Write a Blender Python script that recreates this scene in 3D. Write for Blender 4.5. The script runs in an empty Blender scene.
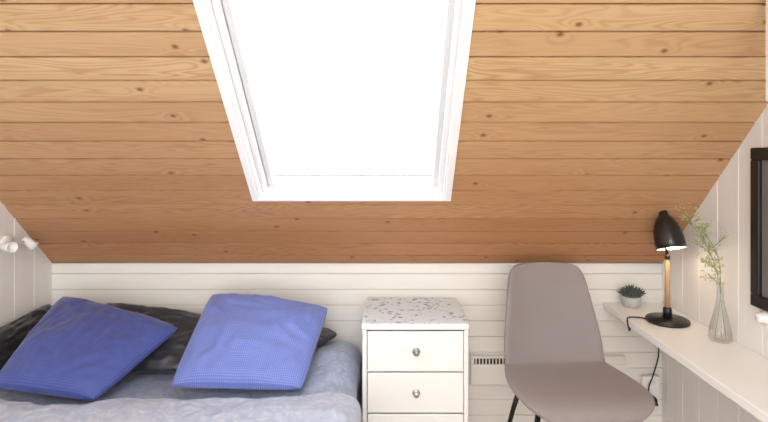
import bpy, bmesh, math, random
from mathutils import Vector, Matrix, noise
random.seed(7)
scene = bpy.context.scene
COL = scene.collection

# ------------------------------------------------------------ helpers
def lin(c):
    out = []
    for v in c:
        v = v/255.0
        out.append(v/12.92 if v <= 0.04045 else ((v+0.055)/1.055)**2.4)
    return (out[0], out[1], out[2], 1.0)

class NT:
    def __init__(self, name):
        self.m = bpy.data.materials.new(name)
        self.m.use_nodes = True
        self.t = self.m.node_tree
        self.b = self.t.nodes['Principled BSDF']
        self.out = self.t.nodes['Material Output']
    def n(self, typ, **kw):
        nd = self.t.nodes.new(typ)
        for k, v in kw.items():
            setattr(nd, k, v)
        return nd
    def set(self, sock, v):
        if isinstance(v, bpy.types.NodeSocket):
            self.t.links.new(v, sock)
        else:
            sock.default_value = v
    def math(self, op, a, b=None, clamp=False):
        nd = self.n('ShaderNodeMath', operation=op)
        nd.use_clamp = clamp
        self.set(nd.inputs[0], a)
        if b is not None:
            self.set(nd.inputs[1], b)
        return nd.outputs[0]
    def comb(self, x, y, z):
        nd = self.n('ShaderNodeCombineXYZ')
        self.set(nd.inputs[0], x); self.set(nd.inputs[1], y); self.set(nd.inputs[2], z)
        return nd.outputs[0]
    def coord(self, which='Object'):
        nd = self.n('ShaderNodeTexCoord')
        return nd.outputs[which]
    def sep(self, v):
        nd = self.n('ShaderNodeSeparateXYZ')
        self.set(nd.inputs[0], v)
        return nd.outputs
    def noise(self, vec, scale, detail=2.0, rough=0.5, dist=0.0):
        nd = self.n('ShaderNodeTexNoise')
        self.set(nd.inputs['Vector'], vec)
        nd.inputs['Scale'].default_value = scale
        nd.inputs['Detail'].default_value = detail
        nd.inputs['Roughness'].default_value = rough
        nd.inputs['Distortion'].default_value = dist
        return nd.outputs['Fac']
    def mapr(self, v, a, b, c=0.0, d=1.0):
        nd = self.n('ShaderNodeMapRange')
        nd.clamp = True
        self.set(nd.inputs[0], v)
        for i, q in enumerate((a, b, c, d)):
            nd.inputs[i+1].default_value = q
        return nd.outputs[0]
    def mix(self, f, a, b, mode='MIX'):
        nd = self.n('ShaderNodeMix', data_type='RGBA', blend_type=mode)
        self.set(nd.inputs[0], f)
        self.set(nd.inputs[6], a); self.set(nd.inputs[7], b)
        return nd.outputs[2]
    def bump(self, h, strength=0.3, dist=0.01):
        nd = self.n('ShaderNodeBump')
        nd.inputs['Strength'].default_value = strength
        nd.inputs['Distance'].default_value = dist
        self.set(nd.inputs['Height'], h)
        self.t.links.new(nd.outputs[0], self.b.inputs['Normal'])

def simple(name, rgb, rough=0.5, metal=0.0, var=0.06, nscale=30, bump=0.0, sheen=0.0, coat=0.0, bscale=None, bdist=0.002):
    k = NT(name)
    co = k.coord()
    f = k.noise(co, nscale, 3)
    c = lin(rgb)
    dk = tuple(v*(1-var*2) for v in c[:3])+(1,)
    k.set(k.b.inputs['Base Color'], k.mix(f, c, dk))
    k.b.inputs['Roughness'].default_value = rough
    k.b.inputs['Metallic'].default_value = metal
    k.b.inputs['Sheen Weight'].default_value = sheen
    k.b.inputs['Coat Weight'].default_value = coat
    if bump:
        k.bump(k.noise(co, bscale or nscale, 4), bump, bdist)
    return k.m

def link(o, parent=None):
    COL.objects.link(o)
    if parent is not None:
        o.parent = parent
    return o

def tag(o, label=None, category=None, kind=None, group=None):
    if label: o['label'] = label
    if category: o['category'] = category
    if kind: o['kind'] = kind
    if group: o['group'] = group
    return o

def finish(bm, name, mats, parent=None, smooth=False, loc=None, recenter=False, recalc=True):
    if recalc:
        bmesh.ops.recalc_face_normals(bm, faces=bm.faces)
    if recenter:
        lo = Vector((1e9,)*3); hi = Vector((-1e9,)*3)
        for v in bm.verts:
            for i in range(3):
                lo[i] = min(lo[i], v.co[i]); hi[i] = max(hi[i], v.co[i])
        c = Vector(((lo.x+hi.x)/2, (lo.y+hi.y)/2, lo.z))
        for v in bm.verts: v.co -= c
        loc = c
    me = bpy.data.meshes.new(name)
    bm.to_mesh(me); bm.free()
    if not isinstance(mats, (list, tuple)): mats = [mats]
    for m in mats: me.materials.append(m)
    if smooth:
        for p in me.polygons: p.use_smooth = True
    o = bpy.data.objects.new(name, me)
    if loc is not None: o.location = loc
    return link(o, parent)

def empty(name, loc=(0, 0, 0)):
    o = bpy.data.objects.new(name, None)
    o.empty_display_size = 0.05
    o.location = loc
    return link(o)

def box(bm, x0, x1, y0, y1, z0, z1, mi=0):
    vs = [bm.verts.new((x, y, z)) for x in (x0, x1) for y in (y0, y1) for z in (z0, z1)]
    for idx in ((0,1,3,2),(4,6,7,5),(0,4,5,1),(2,3,7,6),(0,2,6,4),(1,5,7,3)):
        f = bm.faces.new([vs[i] for i in idx]); f.material_index = mi
    return vs

def bevel(o, w=0.003, seg=2):
    m = o.modifiers.new('bevel', 'BEVEL'); m.width = w; m.segments = seg; m.limit_method = 'ANGLE'
    for p in o.data.polygons: p.use_smooth = True
    w2 = o.modifiers.new('wn', 'WEIGHTED_NORMAL'); w2.keep_sharp = True
    return o

def lathe(bm, prof, seg=40, center=(0, 0, 0), mat4=None, mi=0, scale=(1,1)):
    rings = []
    for r, z in prof:
        if r < 1e-6:
            v = Vector((0, 0, z))
            if mat4: v = mat4 @ v
            rings.append([bm.verts.new(v+Vector(center))])
        else:
            ring = []
            for i in range(seg):
                a = 2*math.pi*i/seg
                v = Vector((r*math.cos(a)*scale[0], r*math.sin(a)*scale[1], z))
                if mat4: v = mat4 @ v
                ring.append(bm.verts.new(v+Vector(center)))
            rings.append(ring)
    for A, B in zip(rings, rings[1:]):
        if len(A) == 1 and len(B) == 1: continue
        for i in range(seg):
            j = (i+1) % seg
            if len(A) == 1: f = bm.faces.new((A[0], B[i], B[j]))
            elif len(B) == 1: f = bm.faces.new((A[i], A[j], B[0]))
            else: f = bm.faces.new((A[i], A[j], B[j], B[i]))
            f.material_index = mi

def catmull(pts, n=8):
    pts = [Vector(p) for p in pts]
    P = [pts[0]*2-pts[1]]+pts+[pts[-1]*2-pts[-2]]
    out = []
    for i in range(1, len(P)-2):
        for k in range(n):
            t = k/n
            a, b, c, d = P[i-1], P[i], P[i+1], P[i+2]
            out.append(0.5*((2*b)+(c-a)*t+(2*a-5*b+4*c-d)*t*t+(3*b-a-3*c+d)*t**3))
    out.append(pts[-1])
    return out

def tube(bm, pts, r, seg=8, r_end=None, mi=0):
    pts = [Vector(p) for p in pts]
    n = len(pts)
    prev = None; rings = []
    for i, p in enumerate(pts):
        t = (pts[min(i+1, n-1)]-pts[max(i-1, 0)]).normalized()
        if prev is None:
            u = t.orthogonal().normalized()
        else:
            u = (prev - t*prev.dot(t)).normalized()
        prev = u
        w = t.cross(u)
        rr = r if r_end is None else r+(r_end-r)*i/(n-1)
        rings.append([bm.verts.new(p+(u*math.cos(2*math.pi*k/seg)+w*math.sin(2*math.pi*k/seg))*rr) for k in range(seg)])
    for A, B in zip(rings, rings[1:]):
        for k in range(seg):
            j = (k+1) % seg
            f = bm.faces.new((A[k], A[j], B[j], B[k])); f.material_index = mi
    bm.faces.new(rings[0]).material_index = mi
    bm.faces.new(list(reversed(rings[-1]))).material_index = mi

def prism(bm, prof, x0, x1, mi=0):
    A = [bm.verts.new((x0, y, z)) for y, z in prof]
    B = [bm.verts.new((x1, y, z)) for y, z in prof]
    n = len(prof)
    for i in range(n):
        j = (i+1) % n
        bm.faces.new((A[i], A[j], B[j], B[i])).material_index = mi
    bm.faces.new(A).material_index = mi
    bm.faces.new(list(reversed(B))).material_index = mi

def board_prof(a, b, bev, dep, th, g=0.0004):
    return [(a+g, -th), (a+g, -dep), (a+bev, 0), (b-bev, 0), (b-g, -dep), (b-g, -th)]

# ------------------------------------------------------------ materials
def pine(pitch, off):
    k = NT('pine_boards')
    x, y, z = k.sep(k.coord())
    bi = k.math('FLOOR', k.math('DIVIDE', k.math('SUBTRACT', y, off), pitch))
    wn = k.n('ShaderNodeTexWhiteNoise', noise_dimensions='1D')
    k.set(wn.inputs['W'], bi)
    r = wn.outputs['Value']
    rc = k.sep(wn.outputs['Color'])
    xs = k.math('ADD', x, k.math('MULTIPLY', r, 37.0))
    vor = k.n('ShaderNodeTexVoronoi', voronoi_dimensions='2D')
    k.set(vor.inputs['Vector'], k.comb(k.math('MULTIPLY', xs, 0.75), y, 0.0))
    vor.inputs['Scale'].default_value = 4.1
    vd = vor.outputs['Distance']
    knot = k.mapr(vd, 0.014, 0.034, 1.0, 0.0)
    ring = k.mapr(vd, 0.028, 0.056, 1.0, 0.0)
    halo = k.mapr(vd, 0.0, 0.24, 1.0, 0.0)
    halo = k.math('POWER', halo, 2.0)
    g = k.noise(k.comb(k.math('MULTIPLY', xs, 1.1), k.math('MULTIPLY', y, 13.0), k.math('MULTIPLY', r, 9.0)), 1.0, 2.0, 0.45, 0.4)
    ph = k.math('MULTIPLY', k.math('ADD', g, k.math('MULTIPLY', halo, 0.10)), 130.0)
    ln = k.math('MULTIPLY', k.math('ADD', k.math('SINE', ph), 1.0), 0.5)
    ln = k.math('POWER', ln, 1.8)
    fine = k.noise(k.comb(k.math('MULTIPLY', xs, 7.0), k.math('MULTIPLY', y, 330.0), r), 1.0, 2)
    big = k.noise(k.comb(k.math('MULTIPLY', xs, 0.9), k.math('MULTIPLY', y, 8.0), r), 1.0, 2)
    fac = k.math('ADD', k.math('MULTIPLY', ln, 0.44), k.math('MULTIPLY', fine, 0.42))
    c = k.mix(fac, lin((221, 191, 148)), lin((172, 126, 83)))
    c = k.mix(k.math('MULTIPLY', rc[0], 0.70), c, lin((184, 144, 101)))
    c = k.mix(k.math('MULTIPLY', k.mapr(rc[1], 0.5, 1.0), 0.35), c, lin((190, 140, 100)))
    c = k.mix(k.math('MULTIPLY', k.mapr(big, 0.38, 0.66), 0.35), c, lin((218, 185, 140)))
    # painted shading: light fall-off tinted into the boards, darker and redder at the eaves
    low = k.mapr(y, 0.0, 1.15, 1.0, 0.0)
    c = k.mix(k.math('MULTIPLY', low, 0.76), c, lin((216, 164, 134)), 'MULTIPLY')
    c = k.mix(k.math('MULTIPLY', ring, 0.45), c, lin((150, 102, 66)))
    c = k.mix(k.math('MULTIPLY', knot, 0.75), c, lin((104, 64, 42)))
    k.set(k.b.inputs['Base Color'], c)
    k.b.inputs['Roughness'].default_value = 0.38
    k.b.inputs['Specular IOR Level'].default_value = 0.5
    k.bump(fine, 0.12, 0.001)
    return k.m
PITCH = 0.0898; OFF = 0.064-PITCH
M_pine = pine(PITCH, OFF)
M_back = simple('groove_backing', (58, 34, 22), 0.8)
def painted(name, rgb):
    k = NT(name)
    x, y, z = k.sep(k.coord())
    n1 = k.noise(k.comb(k.math('MULTIPLY', x, 3.0), k.math('MULTIPLY', y, 40.0), z), 1.0, 3)
    c0 = lin(rgb); c1 = lin(tuple(v-9 for v in rgb))
    k.set(k.b.inputs['Base Color'], k.mix(n1, c0, c1))
    k.b.inputs['Roughness'].default_value = 0.42
    k.bump(n1, 0.15, 0.002)
    return k.m
M_wall = painted('white_painted_boards', (241, 237, 230))
M_wallR = painted('white_painted_boards_side', (245, 243, 240))
M_wallback = simple('groove_grey', (214, 208, 200), 0.8)
M_white = simple('white_lacquer', (246, 246, 244), 0.3, var=0.01)
M_whiteframe = simple('white_window_paint', (250, 250, 250), 0.35, var=0.005)
M_winlining = simple('window_lining_paint', (238, 239, 240), 0.45, var=0.01)
M_winsash = simple('window_sash_paint', (222, 224, 226), 0.45, var=0.01)
M_desk = simple('white_desk_top', (248, 248, 247), 0.35, var=0.01)
M_dresser = simple('white_dresser_paint', (241, 241, 239), 0.38, var=0.01)
M_gap = simple('shadow_gap', (60, 56, 54), 0.8)
M_black = simple('black_metal', (26, 24, 24), 0.35, var=0.05)
M_blackshade = simple('dark_bronze_lacquer', (44, 40, 38), 0.32, metal=0.4, coat=0.3)
M_chrome = simple('worn_chrome', (175, 172, 168), 0.35, metal=1.0)
M_glassknob = simple('crystal_knob', (190, 190, 192), 0.2, metal=0.6)
M_lampwood = simple('lamp_beech', (204, 164, 118), 0.5, var=0.15, nscale=60)
M_cord = simple('black_rubber', (22, 22, 22), 0.6)
M_concrete = simple('grey_concrete', (205, 202, 198), 0.9, var=0.15, nscale=80, bump=0.4)
M_succ = simple('succulent_leaf', (106, 116, 108), 0.55, var=0.3, nscale=60)
M_stem = simple('green_stem', (148, 160, 92), 0.5, var=0.2)
M_flower = simple('tiny_blossom', (210, 214, 156), 0.7, var=0.25, nscale=90)
M_floor = simple('floor_oak', (186, 150, 112), 0.5, var=0.15, nscale=4)
M_mattress = simple('mattress_cloth', (225, 225, 226), 0.9)
M_frameblack = simple('black_brown_frame', (32, 28, 27), 0.4, var=0.1)
M_paper = simple('mat_board', (120, 116, 114), 0.8)
M_darksatin = simple('charcoal_satin', (52, 52, 60), 0.38, var=0.03, nscale=12, sheen=0.1)
M_blacksatin = simple('black_satin', (34, 34, 40), 0.40, var=0.03, nscale=12, sheen=0.1)
M_plastic = simple('white_plastic', (242, 240, 237), 0.35, var=0.01)

def fabric_chair():
    k = NT('taupe_fabric')
    co = k.coord()
    a = k.noise(co, 450, 2); b = k.noise(co, 8, 2)
    c = k.mix(a, lin((153, 142, 141)), lin((127, 117, 117)))
    c = k.mix(k.math('MULTIPLY', b, 0.25), c, lin((162, 153, 151)))
    k.set(k.b.inputs['Base Color'], c)
    k.b.inputs['Roughness'].default_value = 0.8
    k.b.inputs['Sheen Weight'].default_value = 0.12
    k.bump(a, 0.25, 0.001)
    return k.m
M_chair = fabric_chair()

def blue_cloth(name, base, lightc, N=66.0):
    k = NT(name)
    u, v, w = k.sep(k.coord('UV'))
    s1 = k.math('SINE', k.math('MULTIPLY', k.math('ADD', u, v), N*math.pi))
    s2 = k.math('SINE', k.math('MULTIPLY', k.math('SUBTRACT', u, v), N*math.pi))
    d = k.mapr(k.math('MULTIPLY', s1, s2), 0.1, 0.7)
    n1 = k.noise(k.coord(), 5, 2)
    c = k.mix(k.math('MULTIPLY', d, 0.85), lin(base), lin(lightc))
    c = k.mix(k.math('MULTIPLY', n1, 0.15), c, lin(tuple(x*0.8 for x in base)))
    k.set(k.b.inputs['Base Color'], c)
    k.b.inputs['Roughness'].default_value = 0.6
    k.b.inputs['Sheen Weight'].default_value = 0.2
    k.bump(k.math('ADD', k.math('MULTIPLY', d, 0.12), k.noise(k.coord(), 9, 2, 0.5, 0.6)), 0.4, 0.008)
    return k.m
M_blueA = blue_cloth('dark_blue_weave', (60, 73, 145), (90, 105, 182))
M_blueB = blue_cloth('blue_weave_lit', (102, 119, 194), (142, 159, 226))  # paler tones paint in the light falling on the right pillow

def quilt_mat(name, c1, c2, sc=26, bs=.6):
    k = NT(name)
    co = k.coord()
    vor = k.n('ShaderNodeTexVoronoi', feature='SMOOTH_F1')
    nz = k.n('ShaderNodeTexNoise'); nz.inputs['Scale'].default_value = 9
    k.set(nz.inputs['Vector'], co)
    mx = k.n('ShaderNodeVectorMath', operation='MULTIPLY_ADD')
    k.set(mx.inputs[0], nz.outputs['Color']); mx.inputs[1].default_value = (0.12, 0.12, 0.12); k.set(mx.inputs[2], co)
    k.set(vor.inputs['Vector'], mx.outputs[0])
    vor.inputs['Scale'].default_value = sc
    d = vor.outputs['Distance']
    wr = k.noise(co, 7, 5, 0.6, 1.2)
    c = k.mix(k.mapr(d, 0.1, 0.6), lin(c1), lin(c2))
    k.set(k.b.inputs['Base Color'], c)
    k.b.inputs['Roughness'].default_value = 0.5
    k.b.inputs['Sheen Weight'].default_value = 0.1
    h = k.math('SUBTRACT', k.math('MULTIPLY', wr, 0.8), k.math('MULTIPLY', d, 0.6))
    k.bump(h, bs, 0.009)
    return k.m
M_spread = quilt_mat('blue_grey_quilt', (168, 178, 200), (146, 157, 184), 46, .6)
M_duvet = quilt_mat('pale_blue_quilt', (192, 198, 213), (170, 178, 199), 46, .5)

def paper_pattern():
    k = NT('floral_sheet')
    co = k.coord()
    vor = k.n('ShaderNodeTexVoronoi', feature='F1')
    nz = k.n('ShaderNodeTexNoise'); nz.inputs['Scale'].default_value = 22
    k.set(nz.inputs['Vector'], co)
    mx = k.n('ShaderNodeVectorMath', operation='MULTIPLY_ADD')
    k.set(mx.inputs[0], nz.outputs['Color']); mx.inputs[1].default_value = (0.05, 0.05, 0.0); k.set(mx.inputs[2], co)
    k.set(vor.inputs['Vector'], mx.outputs[0]); vor.inputs['Scale'].default_value = 38
    leaf = k.mapr(vor.outputs['Distance'], 0.30, 0.42, 1.0, 0.0)
    n1 = k.noise(co, 9, 2, 0.5, 1.0)
    clump = k.mapr(n1, 0.42, 0.50)
    m = k.math('MULTIPLY', leaf, clump)
    c = k.mix(m, lin((218, 223, 228)), lin((128, 143, 168)))
    k.set(k.b.inputs['Base Color'], c)
    k.b.inputs['Roughness'].default_value = 0.3
    return k.m
M_floral = paper_pattern()

def thin_glass(name, fmin=0.03, fmax=0.5, tint=(1,1,1,1)):
    k = NT(name)
    tr = k.n('ShaderNodeBsdfTransparent'); tr.inputs[0].default_value = tint
    gl = k.n('ShaderNodeBsdfGlossy'); gl.inputs['Roughness'].default_value = 0.03
    lw = k.n('ShaderNodeLayerWeight'); lw.inputs[0].default_value = 0.35
    f = k.mapr(lw.outputs['Facing'], 0.0, 1.0, fmin, fmax)
    mx = k.n('ShaderNodeMixShader')
    k.set(mx.inputs[0], f)
    k.t.links.new(tr.outputs[0], mx.inputs[1]); k.t.links.new(gl.outputs[0], mx.inputs[2])
    k.t.links.new(mx.outputs[0], k.out.inputs[0])
    return k.m
M_pane = thin_glass('window_glass', 0.02, 0.12)
M_vase = thin_glass('vase_glass', 0.03, 0.5, (0.965, 0.97, 0.97, 1))
kb = NT('bulb_glow')
kb.b.inputs['Base Color'].default_value = (1, 0.95, 0.85, 1)
kb.b.inputs['Emission Color'].default_value = (1, 0.82, 0.58, 1)
kb.b.inputs['Emission Strength'].default_value = 16
M_bulb = kb.m

# ------------------------------------------------------------ room
XL, XR, YB = -1.594, 1.266, 2.40
KZ = 0.903
YF = -2.3
CZ = 2.42
sq = math.sqrt(0.5)
SL = Matrix(((1, 0, 0, 0), (0, -sq, -sq, YB), (0, sq, -sq, KZ), (0, 0, 0, 1)))
HX0, HX1, HS0, HS1 = -0.540, 0.216, 0.466, 1.61
SMAX = (CZ-KZ)/sq
bm = bmesh.new()
a = OFF
TH = 0.014
BEV, DEP, GAP = 0.0042, 0.0055, 0.0028
XA, XB = XL-.09, XR+.09
while a < SMAX:
    b = a+PITCH
    lo, hi = max(a, 0.0), min(b, SMAX)
    pf = lambda p, q: board_prof(p, q, BEV, DEP, TH, GAP)
    if hi <= HS0 or lo >= HS1:
        prism(bm, pf(lo, hi), XA, XB)
    else:
        if lo < HS0:
            prism(bm, [(lo+GAP, -TH), (lo+GAP, -DEP), (lo+BEV, 0), (HS0, 0), (HS0, -TH)], HX0, HX1)
        if hi > HS1:
            prism(bm, [(HS1, -TH), (HS1, 0), (hi-BEV, 0), (hi-GAP, -DEP), (hi-GAP, -TH)], HX0, HX1)
        prism(bm, pf(lo, hi), XA, HX0)
        prism(bm, pf(lo, hi), HX1, XB)
    a = b
for (x0, x1, s0, s1) in ((XA, HX0, -.08, SMAX), (HX1, XB, -.08, SMAX), (HX0, HX1, -.08, HS0), (HX0, HX1, HS1, SMAX)):
    box(bm, x0, x1, s0, s1, -0.13, -TH, 1)
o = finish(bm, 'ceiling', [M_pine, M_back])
o.matrix_world = SL
tag(o, 'sloping attic ceiling of varnished knotty pine boards', 'ceiling', 'structure')

bm = bmesh.new()
box(bm, XL, XR, YF, YB-(CZ-KZ)+0.05, CZ, CZ+0.08)
o = finish(bm, 'ceiling', M_wall)
tag(o, 'flat white upper ceiling of the attic', 'ceiling', 'structure')
bm = bmesh.new()
box(bm, XL-0.1, XR+0.1, YF, YB+0.1, -0.08, 0)
o = finish(bm, 'floor', M_floor)
tag(o, 'pale wooden floor', 'floor', 'structure')

def board_wall(name, x0, length, total, pitch, mtx, mat, label, clip=True, off=0.0, back=0.0):
    bm = bmesh.new()
    a = -off
    while a < total:
        lo, hi = max(0, a), min(a+pitch, total)
        if hi-lo > 0.012:
            prism(bm, board_prof(lo, hi, 0.003, 0.003, 0.012, .0006), x0, length)
        a += pitch
    box(bm, x0, length, -back, total+back, -0.08, -0.012, 1)
    if clip:
        inv = mtx.inverted()
        p = inv @ Vector((0, YB, KZ+0.012))
        nrm = (inv.to_3x3() @ Vector((0, 1, 1))).normalized()
        geom = bm.verts[:]+bm.edges[:]+bm.faces[:]
        bmesh.ops.bisect_plane(bm, geom=geom, plane_co=p, plane_no=nrm, clear_outer=True)
    o = finish(bm, name, [mat, M_wallback])
    o.matrix_world = mtx
    tag(o, label, 'wall', 'structure')
    return o
M_k = Matrix(((1, 0, 0, XL), (0, 0, -1, YB), (0, 1, 0, 0), (0, 0, 0, 1)))
board_wall('wall_back', -.08, XR-XL+.08, KZ+0.0, 0.0735, M_k, M_wall, 'low white knee wall of horizontal painted boards', clip=False, off=0.03)
M_l = Matrix(((0, 0, 1, XL), (0, -1, 0, YB), (1, 0, 0, 0), (0, 0, 0, 1)))
board_wall('wall_left', 0, CZ, YB-YF, 0.12, M_l, M_wallR, 'white gable wall of vertical painted boards')
M_r = Matrix(((0, 0, -1, XR), (0, 1, 0, YF), (1, 0, 0, 0), (0, 0, 0, 1)))
board_wall('wall_right', 0, CZ, YB-YF, 0.12, M_r, M_wallR, 'white gable wall of vertical painted boards beside the desk', off=0.03)
bm = bmesh.new(); box(bm, XL, XR, YB-0.004, YB, KZ-0.012, KZ-0.003)
o = bevel(finish(bm, 'trim_1', M_wall), 0.0015); tag(o, 'thin white moulding under the sloping ceiling', 'trim', 'structure')
bm = bmesh.new(); box(bm, 1.045, 1.075, 1.39, 1.435, 1.555, 1.856)
o = bevel(finish(bm, 'trim_2', M_white), 0.004); tag(o, 'narrow white post hanging under the slope', 'trim', 'structure')

# ------------------------------------------------------------ skylight
win = empty('window_1'); win.matrix_world = SL
tag(win, 'white-framed roof window set into the pine slope', 'window', 'structure')
def ring(bm, x0, x1, y0, y1, w, z0, z1, wb=None):
    wb = w if wb is None else wb
    box(bm, x0, x0+w, y0, y1, z0, z1); box(bm, x1-w, x1, y0, y1, z0, z1)
    box(bm, x0+w, x1-w, y0, y0+wb, z0, z1); box(bm, x0+w, x1-w, y1-w, y1, z0, z1)
bm = bmesh.new(); ring(bm, HX0-.025, HX1+.022, HS0-.010, HS1+.02, 0.027, 0.0, 0.008, .012)
bevel(finish(bm, 'casing', M_whiteframe, win), 0.002)
bm = bmesh.new(); ring(bm, HX0, HX1, HS0, HS1, 0.010, -0.12, 0.001, .005)
bevel(finish(bm, 'lining', M_winlining, win), 0.0015)
bm = bmesh.new(); ring(bm, HX0+.010, HX1-.008, HS0+.005, HS1-.013, 0.022, -0.10, -0.035, 0.005)
bevel(finish(bm, 'window_frame', M_winlining, win), 0.002)
bm = bmesh.new(); ring(bm, HX0+.034, HX1-.028, HS0+.010, HS1-.034, 0.022, -0.085, -0.055, 0.010)
bevel(finish(bm, 'sash', M_winsash, win), 0.003)
bm = bmesh.new(); box(bm, HX0+.048, HX1-.043, HS0+.016, HS1-.048, -0.075, -0.071)
finish(bm, 'glass_pane', M_pane, win)
bm = bmesh.new(); tube(bm, [(-0.40, HS1-.07, -0.045), (0.08, HS1-.07, -0.045)], 0.008, 12)
finish(bm, 'handle', M_whiteframe, win, True)

# ------------------------------------------------------------ dresser
def build_dresser():
    X0, X1, Y0, Y1, H = -0.1165, 0.300, 2.005, 2.380, 0.745
    root = empty('chest_of_drawers', ((X0+X1)/2, (Y0+Y1)/2, 0))
    tag(root, 'narrow white chest of drawers with a floral-patterned top', 'chest of drawers')
    def P(o):
        o.parent = root; o.matrix_parent_inverse = Matrix.Translation(-root.location)
        return o
    bm = bmesh.new()
    box(bm, X0, X0+.018, Y0+.008, Y1, 0, H-.022)
    box(bm, X1-.018, X1, Y0+.008, Y1, 0, H-.022)
    box(bm, X0+.018, X1-.018, Y1-.01, Y1, 0.02, H-.022)
    box(bm, X0+.018, X1-.018, Y0+.02, Y1-.01, 0.06, 0.075)
    box(bm, X0+.018, X1-.018, Y0+.014, Y0+.03, 0.0, 0.06)
    for z in (0.2365, 0.3985, 0.5605):
        box(bm, X0+.018, X1-.018, Y0+.010, Y0+.06, z-.006, z+.005)
    P(bevel(finish(bm, 'body', M_dresser), 0.002))
    bm = bmesh.new()
    box(bm, X0-.004, X1+.004, Y0-.002, Y1, H-.024, H-.001)
    P(bevel(finish(bm, 'top_board', M_dresser), 0.007, 4))
    bm = bmesh.new()
    box(bm, X0+.003, X1-.003, Y0+.006, Y1-.004, H-.0012, H+.0012)
    o = P(finish(bm, 'top_sheet', M_floral)); o['label'] = 'pale blue-grey and white floral-patterned sheet'
    z1 = H-.0280
    for i in range(4):
        z0 = z1-.1560
        bm = bmesh.new()
        box(bm, X0+.0205, X1-.0205, Y0-.002, Y0+.008, z0, z1)
        box(bm, X0+.03, X1-.03, Y0+.008, Y1-.03, z0+.015, z1-.02)
        d = P(bevel(finish(bm, 'drawer', M_dresser), 0.0025))
        zc = (z0+z1)/2
        R = Matrix.Rotation(math.radians(90), 4, 'X')
        bm = bmesh.new()
        prof = [(0, -.001), (.018, -.001), (.019, .002), (.011, .004), (.006, .008), (.006, .013), (.011, .017), (.0145, .021), (.0135, .026), (.009, .028), (.004, .030), (0, .030)]
        prof = [(r_*.80, z_*.8) for r_, z_ in prof]
        cx = (X0+X1)/2+.003
        lathe(bm, prof, 24, (cx, Y0-.002, zc), R)
        if i == 0:
            for kx in range(8):
                an = kx*math.pi/4
                box(bm, cx+math.cos(an)*.008-.002, cx+math.cos(an)*.008+.002, Y0-.0265, Y0-.020, zc+math.sin(an)*.008-.002, zc+math.sin(an)*.008+.002)
        kn = finish(bm, 'knob', M_chrome if i == 0 else M_glassknob, None, True)
        kn['label'] = 'ornate silver metal knob' if i == 0 else 'faceted crystal knob'
        kn.parent = d
        z1 = z0-.006
build_dresser()

# ------------------------------------------------------------ bed
BX0, BX1, BY0, BY1 = -1.575, -0.150, 0.36, 2.375
bed = empty('bed', ((BX0+BX1)/2, (BY0+BY1)/2, 0))
tag(bed, 'double bed with a white mattress pushed into the corner', 'bed')
def BP(o):
    o.parent = bed; o.matrix_parent_inverse = Matrix.Translation(-bed.location); return o
bm = bmesh.new()
box(bm, BX0, BX1-.02, BY0, BY0+.03, .14, .30); box(bm, BX0, BX1-.02, BY1-.03, BY1, .14, .30)
box(bm, BX0, BX0+.03, BY0+.03, BY1-.03, .14, .30); box(bm, BX1-.05, BX1-.02, BY0+.03, BY1-.03, .14, .30)
box(bm, BX0+.03, BX1-.05, BY0+.03, BY1-.03, .22, .25)
BP(bevel(finish(bm, 'bed_frame', M_white), .004))
for x in (BX0+.04, BX1-.08):
    for y in (BY0+.05, BY1-.06):
        bm = bmesh.new(); lathe(bm, [(0, 0), (.022, 0), (.028, .14), (0, .14)], 16, (x, y, 0))
        BP(finish(bm, 'leg', M_white, None, True))
bm = bmesh.new(); box(bm, BX0+.01, BX1-.04, BY0+.01, BY1-.01, .25, .475)
BP(bevel(finish(bm, 'mattress', M_mattress), .035, 5))

def cloth(name, x0, x1, y0, y1, zt, drop, rad, amp, mat, seed, backroll, edge_wave=0.0, nx=190, ny=190, heap=None, slant=0.0):
    bm = bmesh.new(); rows = []
    flat = x1-rad-x0; arc = rad*math.pi/2; tot = flat+arc+drop
    ybl = y1-y0; barc = backroll*math.pi/2; ytot = ybl+barc
    for j in range(ny+1):
        row = []
        t = ytot*j/ny
        for i in range(nx+1):
            s = tot*i/nx
            if s < flat: x, z, nxv, nz = x0+s, 0, 0, 1
            elif s < flat+arc:
                an = (s-flat)/rad
                x, z, nxv, nz = x1-rad+rad*math.sin(an), -rad+rad*math.cos(an), math.sin(an), math.cos(an)
            else: x, z, nxv, nz = x1, -rad-(s-flat-arc), 1, 0
            wave = edge_wave*(noise.noise(Vector((x*3.1, seed, 0)))+0.5*noise.noise(Vector((x*8, seed, 3))))+slant*(x-x0)
            yb = ybl+wave
            if t < ybl: y, dz = y0+t*(yb/ybl), 0
            else:
                an = (t-ybl)/backroll
                y, dz = y0+yb+backroll*math.sin(an), -backroll+backroll*math.cos(an)
            q = Vector((s*2.4, y*2.4, seed))
            w = noise.noise(q)*0.9
            rr = 1-abs(noise.noise(Vector((s*5+w, y*7+w, seed+5))))*2
            rr2 = 1-abs(noise.noise(Vector((s*11-w*1.5, y*9, seed+9))))*2
            rr3 = 1-abs(noise.noise(Vector((s*19+w*3, y*23+w, seed+19))))*2
            h = amp*(w*0.8+0.55*rr+0.3*rr2+.12*rr3+0.08*noise.noise(Vector((s*30, y*30, seed))))
            if heap: h += heap(x, y)*nz
            if nxv == 1: h *= 0.6
            row.append(bm.verts.new((x+nxv*h*.6, y, zt+z+dz+nz*h)))
        rows.append(row)
    for j in range(ny):
        for i in range(nx):
            bm.faces.new((rows[j][i], rows[j][i+1], rows[j+1][i+1], rows[j+1][i]))
    o = finish(bm, name, mat, None, True, recenter=True)
    m = o.modifiers.new('thick', 'SOLIDIFY'); m.thickness = 0.008; m.offset = -1
    return o
hp = lambda x, y: .085*math.exp(-((x+.24)/.16)**2-((y-2.14)/.24)**2)
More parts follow.
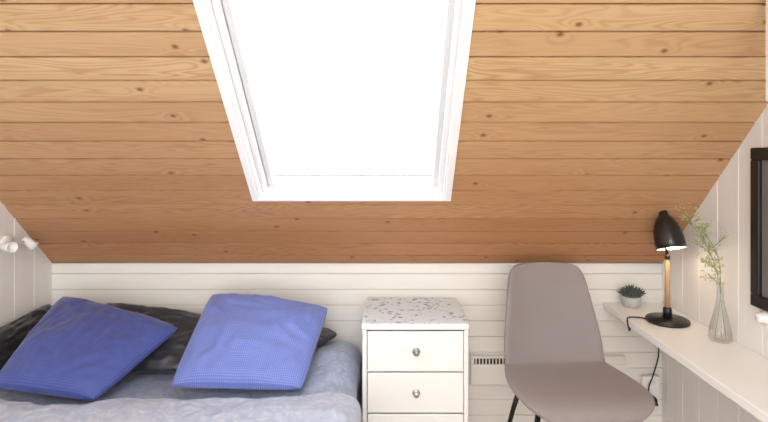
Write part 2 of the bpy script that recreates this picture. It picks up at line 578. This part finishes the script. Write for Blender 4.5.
o = cloth('bedspread', BX0+.005, -0.145, 0.55, 2.37, 0.506, 0.22, 0.065, 0.013, M_spread, 3.3, 0.012, heap=hp)
tag(o, 'blue-grey quilted satin bedspread covering the mattress', 'bedspread')
hd = lambda x, y: .014*math.exp(-((y-1.68)/.08)**2)
o = cloth('duvet', BX0+.006, -0.114, 0.50, 1.705, 0.556, 0.26, 0.085, 0.014, M_duvet, 8.1, 0.042, 0.08, heap=hd, slant=.055)
tag(o, 'pale blue quilted duvet folded back across the bed', 'duvet')

def pillow(name, P00, P10, P11, P01, T, mat, seed, back=0.6, pinch=0.05, wr=0.010, n=56, powr=0.42, rc=0.05):
    P00, P10, P11, P01 = map(Vector, (P00, P10, P11, P01))
    bm = bmesh.new(); uvl = bm.loops.layers.uv.new('UVMap')
    nrm = ((P10-P00)+(P11-P01)).cross((P01-P00)+(P11-P10)).normalized()
    top = {}; bot = {}; uvs = {}
    for side, D in ((1, top), (-1, bot)):
        for j in range(n+1):
            for i in range(n+1):
                edge = i in (0, n) or j in (0, n)
                if side == -1 and edge:
                    D[i, j] = top[i, j]; continue
                u = -math.cos(math.pi*i/n); v = -math.cos(math.pi*j/n)
                u = 0.6*u+0.4*(2*i/n-1); v = 0.6*v+0.4*(2*j/n-1)
                uu = u*(1-pinch*(1-v*v)); vv = v*(1-pinch*(1-u*u))
                cr = (abs(u)*abs(v))**4*rc
                uu *= 1-cr; vv *= 1-cr
                a, b = (uu+1)/2, (vv+1)/2
                p = P00*(1-a)*(1-b)+P10*a*(1-b)+P11*a*b+P01*(1-a)*b
                f = max(0, (1-u*u)*(1-v*v))
                h = T*f**powr
                q = Vector((u*1.7, v*1.7, seed))
                w = noise.noise(q)
                r1 = 1-2*abs(noise.noise(Vector((u*2.4+w, v*2.4, seed+4))))
                r2 = 1-2*abs(noise.noise(Vector((u*5, v*5+w*2, seed+8))))
                ww = wr*(w*1.5+0.8*r1+0.5*r2)*min(1, f*4)
                if edge: p = p+nrm*0.8*wr*noise.noise(Vector((u*3, v*3, seed)))
                d = nrm*((h+ww) if side == 1 else -(h*back))
                vt = bm.verts.new(p+d); D[i, j] = vt; uvs[vt] = (a, b)
    for D, fl in ((top, False), (bot, True)):
        for j in range(n):
            for i in range(n):
                q = [D[i, j], D[i+1, j], D[i+1, j+1], D[i, j+1]]
                if fl: q.reverse()
                f = bm.faces.new(q)
                for l in f.loops: l[uvl].uv = uvs[l.vert]
    return finish(bm, name, mat, None, True, recenter=True, recalc=False)
o = pillow('throw_pillow', (-1.416, 1.790, .592), (-1.022, 1.760, .556), (-.862, 2.11, .698), (-1.470, 2.280, .788), .074, M_blueA, 1.0, back=.5, wr=.010, rc=.05, pinch=.035)
tag(o, 'royal blue patterned square throw pillow lying tilted against charcoal pillows', 'pillow', group='blue throw pillows')
o = pillow('throw_pillow', (-.808, 1.840, .568), (-.316, 1.830, .563), (-.266, 2.232, .746), (-.804, 2.267, .799), .076, M_blueB, 2.0, back=.5, wr=.009, rc=.05, pinch=.030)
tag(o, 'periwinkle patterned square throw pillow, brightened in colour for the light, leaning back upright', 'pillow', group='blue throw pillows')
o = pillow('bed_pillow', (-1.38, 2.02, .545), (-.80, 2.03, .545), (-.77, 2.35, .670), (-1.42, 2.36, .735), .050, M_darksatin, 5.0, wr=.013, pinch=.05, rc=.10)
tag(o, 'charcoal satin bed pillow propped against the knee wall', 'pillow', group='dark bed pillows')
o = pillow('bed_pillow', (-.78, 2.06, .560), (-.34, 2.14, .590), (-.215, 2.365, .590), (-.77, 2.365, .64), .044, M_darksatin, 6.0, wr=.008, pinch=.03, rc=.16)
tag(o, 'charcoal satin bed pillow lying beside the chest of drawers', 'pillow', group='dark bed pillows')
o = pillow('bed_pillow', (-1.47, 1.84, .575), (-1.44, 2.28, .580), (-1.56, 2.34, .745), (-1.568, 1.86, .71), .045, M_blacksatin, 7.0, wr=.012, pinch=.06, rc=.10)
tag(o, 'black satin bed pillow tucked against the gable wall', 'pillow', group='dark bed pillows')

# ------------------------------------------------------------ chair
def build_chair(loc, rot):
    root = empty('chair', loc); root.rotation_euler = (0, 0, math.radians(rot))
    tag(root, 'taupe upholstered shell chair on thin black metal legs', 'chair')
    rows = [
        (-.234, .505, .150, .000, 0), (-.231, .521, .192, .002, 0), (-.212, .534, .222, .003, 0), (-.17, .540, .239, .005, 0),
        (-.11, .538, .246, .008, 0), (-.04, .532, .244, .011, 0), (.03, .527, .236, .014, .0), (.09, .526, .225, .016, .006),
        (.140, .530, .214, .017, .016), (.168, .544, .211, .014, .030), (.184, .575, .212, .010, .042), (.196, .615, .212, .006, .048), (.212, .665, .208, .002, .050),
        (.226, .720, .200, 0, .050), (.241, .785, .189, 0, .046), (.254, .845, .179, 0, .040), (.264, .893, .169, 0, .032),
        (.270, .921, .155, 0, .026), (.274, .936, .133, 0, .020), (.276, .942, .105, 0, .014)]
    nu = 14
    bm = bmesh.new(); G = []
    for (y, z, hw, sc, bc) in rows:
        G.append([bm.verts.new((u*hw, y-bc*abs(u)**2.2, z+sc*abs(u)**2.2)) for u in [(2*i/nu-1) for i in range(nu+1)]])
    for A, B in zip(G, G[1:]):
        for i in range(nu): bm.faces.new((A[i], A[i+1], B[i+1], B[i]))
    sh = finish(bm, 'seat_shell', M_chair, root, True)
    m = sh.modifiers.new('t', 'SOLIDIFY'); m.thickness = .024; m.offset = -1
    m = sh.modifiers.new('s', 'SUBSURF'); m.levels = 2; m.render_levels = 2
    bm = bmesh.new()
    box(bm, -.16, .16, -.13, -.10, .490, .504); box(bm, -.16, .16, .07, .10, .484, .498); box(bm, -.02, .02, -.12, .09, .484, .502)
    bevel(finish(bm, 'under_frame', M_black, root), .003)
    for sx in (-1, 1):
        for (yt, yb) in ((-.115, -.21), (.085, .22)):
            bm = bmesh.new(); tube(bm, [(sx*.155, yt, .497), (sx*.18, yt*1.2, .40), (sx*.235, yb, 0.0)], .0105, 12, .008)
            finish(bm, 'leg', M_black, root, True)
build_chair((.672, 1.955, 0), 4)

# ------------------------------------------------------------ desk
bm = bmesh.new()
vs = box(bm, .989, XR-.001, .35, YB-.002, .690, .720)
o = bevel(finish(bm, 'desk', M_desk, recenter=True), .004, 3)
tag(o, 'long narrow white wall-mounted desk board', 'desk')

# ------------------------------------------------------------ heater
hx0, hx1 = .365, 1.085
ht = empty('electric_heater', ((hx0+hx1)/2, 2.36, .33))
tag(ht, 'low white electric panel heater with slotted grille on the knee wall', 'heater')
def HP(o):
    o.parent = ht; o.matrix_parent_inverse = Matrix.Translation(-ht.location); return o
GZ0, GZ1 = .440, .467
YH = 2.366
bm = bmesh.new()
box(bm, hx0, hx1, YH, 2.397, .345, GZ0); box(bm, hx0, hx1, YH, 2.397, GZ1, .476)
box(bm, hx0, hx1, YH+.014, 2.397, GZ0, GZ1); box(bm, hx1-.10, hx1, YH, YH+.014, GZ0, GZ1)
box(bm, hx0, hx0+.016, YH, YH+.014, GZ0, GZ1)
HP(bevel(finish(bm, 'body', M_wall), .006, 3))
bm = bmesh.new(); box(bm, hx0+.016, hx1-.10, YH+.009, YH+.015, GZ0, GZ1)
HP(finish(bm, 'grille_recess', M_gap))
bm = bmesh.new()
x = hx0+.022
while x < hx1-.11:
    box(bm, x, x+.005, YH+.002, YH+.010, GZ0-.002, GZ1+.002); x += .0155
HP(finish(bm, 'grille', M_wall))

# ------------------------------------------------------------ outlet
ou = empty('wall_outlet', (1.200, 2.39, .31)); tag(ou, 'white double power socket with a black plug', 'power socket')
bm = bmesh.new(); box(bm, -.042, .042, -.022, .004, -.075, .075)
bevel(finish(bm, 'socket_plate', M_plastic, ou), .006, 3)
for dz in (-.036, .036):
    bm = bmesh.new(); lathe(bm, [(.024, 0), (.024, .003), (.020, .003), (.019, .0005), (0, .0005)], 24, (0, -.0225, dz), Matrix.Rotation(math.radians(90), 4, 'X'))
    finish(bm, 'socket', M_plastic, ou, True)
bm = bmesh.new(); lathe(bm, [(0, -.002), (.019, -.002), (.019, .016), (.012, .026), (.006, .045), (0, .045)], 20, (0, -.024, -.030), Matrix.Rotation(math.radians(90), 4, 'X'))
p = finish(bm, 'plug', M_cord, ou, True); p['label'] = 'black power plug'

# ------------------------------------------------------------ desk lamp
LX, LY, LZ = 1.135, 2.11, .7205
lamp = empty('desk_lamp', (LX, LY, LZ)); tag(lamp, 'black dome-shaded desk lamp with a wooden stem and round base', 'lamp')
bm = bmesh.new(); lathe(bm, [(0, 0), (.080, 0), (.083, .004), (.083, .010), (.079, .015), (.03, .018), (.020, .022), (0, .022)], 48)
finish(bm, 'base', M_black, lamp, True)
bm = bmesh.new(); lathe(bm, [(0, .018), (.018, .018), (.0165, .055), (.013, .062), (0, .062)], 24)
finish(bm, 'collar', M_black, lamp, True)
bm = bmesh.new(); lathe(bm, [(0, .058), (.0115, .058), (.0085, .262), (0, .262)], 24)
finish(bm, 'stem', M_lampwood, lamp, True)
bm = bmesh.new(); tube(bm, [(0, 0, .255), (-.002, .006, .325), (-.002, .012, .37), (-.002, .018, .41)], .006, 12)
lathe(bm, [(0, .258), (.0098, .258), (.0098, .272), (.007, .277), (0, .277)], 20)
finish(bm, 'upper_stem', M_black, lamp, True)
T = Matrix.Translation((.003, -.014, .326)) @ Matrix.Rotation(math.radians(-3), 4, 'Y') @ Matrix.Rotation(math.radians(-19), 4, 'X')
bm = bmesh.new()
lathe(bm, [(.0565, -.022), (.0575, -.004), (.0565, .025), (.0530, .053), (.045, .079), (.033, .101), (.022, .113), (.0185, .116), (.0175, .137), (.015, .145), (.008, .150), (0, .151)], 48, mat4=T)
sh = finish(bm, 'lamp_shade', M_blackshade, lamp, True)
m = sh.modifiers.new('t', 'SOLIDIFY'); m.thickness = .002; m.offset = -1
M_inner = simple('shade_inner_white', (245, 240, 230), .5, var=.02)
bm = bmesh.new()
lathe(bm, [(.0542, -.021), (.0550, -.004), (.0540, .024), (.0505, .051), (.0425, .076), (.030, .096), (0, .105)], 48, mat4=T)
finish(bm, 'shade_lining', M_inner, lamp, True)
bm = bmesh.new(); lathe(bm, [(0, -.026), (.012, -.022), (.022, -.008), (.024, .006), (.018, .026), (.012, .042), (.012, .07), (0, .072)], 24, mat4=T)
finish(bm, 'bulb', M_bulb, lamp, True)
cord = catmull([(-.078, .02, .008), (-.105, .045, .005), (-.140, .045, .004), (-.156, .02, -.002), (-.164, -.01, -.022), (-.146, .02, -.042), (-.09, .12, -.044), (0, .22, -.046), (.085, .268, -.06), (.100, .272, -.12), (.105, .272, -.24), (.075, .262, -.33), (.040, .235, -.385), (.036, .20, -.425), (.060, .198, -.441), (.066, .206, -.4405)], 8)
bm = bmesh.new(); tube(bm, cord, .0030, 8)
finish(bm, 'cord', M_cord, lamp, True)

# ------------------------------------------------------------ succulent
pot = empty('potted_succulent', (1.092, 2.335, .7205)); tag(pot, 'small grey-green spiky succulent in a round concrete pot', 'plant')
bm = bmesh.new(); lathe(bm, [(0, 0), (.032, 0), (.037, .004), (.041, .042), (.041, .046), (.036, .046), (.034, .040), (0, .040)], 32)
finish(bm, 'pot', M_concrete, pot, True)
bm = bmesh.new()
for cx, cy, cz, s in ((0, 0, .058, 1.2), (-.030, .004, .052, 1.0), (.032, .0, .052, 1.0), (.010, -.026, .050, .85), (-.014, -.024, .05, .8)):
    for lay in range(4):
        nl = 9-lay
        for i in range(nl):
            an = 2*math.pi*i/nl+lay*.4+cx*30
            el = math.radians(18+lay*19)
            L = s*.036*(1-.05*lay)
            R = Matrix.Translation((cx, cy, cz)) @ Matrix.Rotation(an, 4, 'Z') @ Matrix.Rotation(math.pi/2-el, 4, 'Y')
            lathe(bm, [(0, 0), (.003*s, L*.15), (.0052*s, L*.55), (.0032*s, L*.85), (0, L*1.12)], 7, mat4=R, scale=(.55, 1))
finish(bm, 'rosettes', M_succ, pot, True)

# ------------------------------------------------------------ vase and sprigs
VX, VY, VZ = 1.215, 1.895, .7205
bm = bmesh.new()
lathe(bm, [(0, .0), (.034, 0), (.0385, .004), (.0395, .012), (.0355, .045), (.026, .090), (.0165, .130), (.0118, .162), (.0108, .198), (.0148, .216), (.0133, .216), (.0096, .198), (.0105, .162), (.0153, .128), (.0248, .088), (.0342, .044), (.037, .012), (.030, .008), (0, .008)], 40)
o = finish(bm, 'vase', M_vase, None, True, loc=(VX, VY, VZ))
tag(o, 'clear glass flask vase with a narrow neck', 'vase')
def sprig(pts, nb, seed, label):
    random.seed(seed)
    bm = bmesh.new(); main = catmull(pts, 8)
    tube(bm, main, .0013, 6, .0008)
    tips = []
    L = len(main)
    for b in range(nb):
        i = int(L*(.52+.46*b/nb)); p = main[min(i, L-1)]
        dirv = Vector((random.uniform(-1.2, .5), random.uniform(-.9, .6), random.uniform(.1, 1.0))).normalized()
        ln = random.uniform(.035, .065)
        e = p+dirv*ln
        if VX+e.x > XR-.012: e.x = XR-.012-VX
        tube(bm, [p, (p+e)/2+Vector((0, 0, .004)), e], .0009, 5, .0006)
        tips.append(e)
        for _ in range(4):
            e2 = e+Vector((random.uniform(-.024, .02), random.uniform(-.02, .02), random.uniform(-.010, .024)))
            if VX+e2.x > XR-.010: e2.x = XR-.010-VX
            tube(bm, [(p+e)/2, e2], .0006, 4); tips.append(e2)
    o = finish(bm, 'flower_sprig', M_stem, None, True, loc=(VX, VY, VZ))
    tag(o, label, 'flower', group='sprigs in the glass vase')
    bm = bmesh.new()
    for t in tips+[main[-1]]:
        for _ in range(2):
            c = t+Vector((random.uniform(-.007, .007), random.uniform(-.007, .007), random.uniform(-.006, .007)))
            if VX+c.x > XR-.006: c.x = XR-.006-VX
            r = random.uniform(.0025, .0042)
            bmesh.ops.create_icosphere(bm, subdivisions=1, radius=r, matrix=Matrix.Translation(c) @ Matrix.Rotation(random.random()*3, 4, 'X') @ Matrix.Diagonal((1, 1, .6, 1)))
    finish(bm, 'blossoms', M_flower, o, False)
sprig([(.02, .0, .012), (.004, 0, .14), (-.002, 0, .20), (-.035, .0, .32), (-.085, .01, .41), (-.130, .02, .45)], 13, 3, 'thin sprig of tiny pale yellow-green blossoms leaning out of the vase')
sprig([(-.02, .0, .012), (-.002, 0, .14), (.002, 0, .20), (-.016, -.01, .31), (-.055, .0, .40)], 10, 5, 'thin upright sprig of tiny pale blossoms in the vase')
sprig([(.01, .01, .012), (.002, 0, .14), (.0, .002, .20), (.006, .01, .28), (-.006, .02, .34)], 5, 9, 'short sprig of tiny greenish blossoms in the vase')

# ------------------------------------------------------------ picture on right wall
fr = empty('picture_frame', (XR, 1.58, .88)); tag(fr, 'dark brown-black picture frame hanging on the white gable wall', 'picture frame')
def FP(o):
    o.parent = fr; o.matrix_parent_inverse = Matrix.Translation(-fr.location); return o
y0, y1, z0, z1 = 1.34, 1.783, .885, 1.432; w = .042
bm = bmesh.new()
for (a, b, c, d) in ((y0, y1, z0, z0+w), (y0, y1, z1-w, z1), (y0, y0+w, z0+w, z1-w), (y1-w, y1, z0+w, z1-w)):
    box(bm, XR-.020, XR-.001, a, b, c, d)
FP(bevel(finish(bm, 'frame', M_frameblack), .004))
bm = bmesh.new(); box(bm, XR-.008, XR-.002, y0+w, y1-w, z0+w, z1-w)
FP(finish(bm, 'picture_print', M_paper))
bm = bmesh.new(); lathe(bm, [(0, 0), (.026, 0), (.026, .006), (.018, .010), (.016, .026), (.012, .030), (0, .030)], 28, mat4=Matrix.Rotation(math.radians(-90), 4, 'Y'))
o = finish(bm, 'dimmer_switch', M_plastic, None, True, loc=(XR, 1.735, .855)); tag(o, 'small round white dimmer switch on the wall', 'switch')

# ------------------------------------------------------------ wall spotlight on left wall
ws = empty('wall_spotlight', (XL, 2.11, 1.045)); tag(ws, 'small white double spotlight on the gable wall', 'wall lamp')
RY = Matrix.Rotation(math.radians(90), 4, 'Y')
bm = bmesh.new(); lathe(bm, [(0, 0), (.034, 0), (.034, .012), (.029, .018), (0, .018)], 32, mat4=RY)
finish(bm, 'wall_plate', M_plastic, ws, True)
bm = bmesh.new(); tube(bm, [(.015, 0, 0), (.050, 0, 0)], .006, 10); tube(bm, [(.050, -.07, 0), (.050, .06, 0)], .005, 10)
finish(bm, 'arm', M_plastic, ws, True)
for dy, rz, tilt in ((.055, 35, 135), (-.065, -20, 90)):
    Mx = Matrix.Translation((.056, dy, -.004)) @ Matrix.Rotation(math.radians(rz), 4, 'Z') @ Matrix.Rotation(math.radians(tilt), 4, 'Y') @ Matrix.Scale(.82, 4)
    bm = bmesh.new(); lathe(bm, [(0, -.030), (.014, -.030), (.018, -.022), (.020, .01), (.027, .040), (.025, .040), (.018, .02), (0, .018)], 28, mat4=Mx)
    finish(bm, 'spot_head', M_plastic, ws, True)
bm = bmesh.new(); tube(bm, catmull([(.006, -.06, 0), (.004, -.07, -.1), (.004, -.068, -.25), (.004, -.07, -.33)], 6), .003, 8)
finish(bm, 'cord', M_plastic, ws, True)

# ------------------------------------------------------------ light
w = bpy.data.worlds.new('World'); scene.world = w; w.use_nodes = True
bg = w.node_tree.nodes['Background']
bg.inputs[0].default_value = (0.95, 0.98, 1.0, 1); bg.inputs[1].default_value = 3.9
def area(name, loc, rot, sx, sy, e, col):
    l = bpy.data.lights.new(name, 'AREA'); l.shape = 'RECTANGLE'; l.size = sx; l.size_y = sy; l.energy = e; l.color = col
    o = bpy.data.objects.new(name, l); o.location = loc; o.rotation_euler = rot; COL.objects.link(o); return o
area('fill_area', (-.1, -.9, 2.36), (0, 0, 0), 1.4, 1.0, 45, (1, .98, .96))  # unseen fill light added behind the camera to brighten the room

# ------------------------------------------------------------ camera
cam = bpy.data.cameras.new('Camera'); co = bpy.data.objects.new('Camera', cam); COL.objects.link(co)
co.location = (0, 0, 1.40); co.rotation_euler = (math.radians(90), 0, 0)
cam.sensor_width = 36; cam.lens = 24; cam.shift_x = -8/768; cam.shift_y = -54/768; cam.clip_start = .02
scene.camera = co
scene.view_settings.view_transform = 'Standard'
scene.view_settings.look = 'None'
scene.view_settings.exposure = 0.0
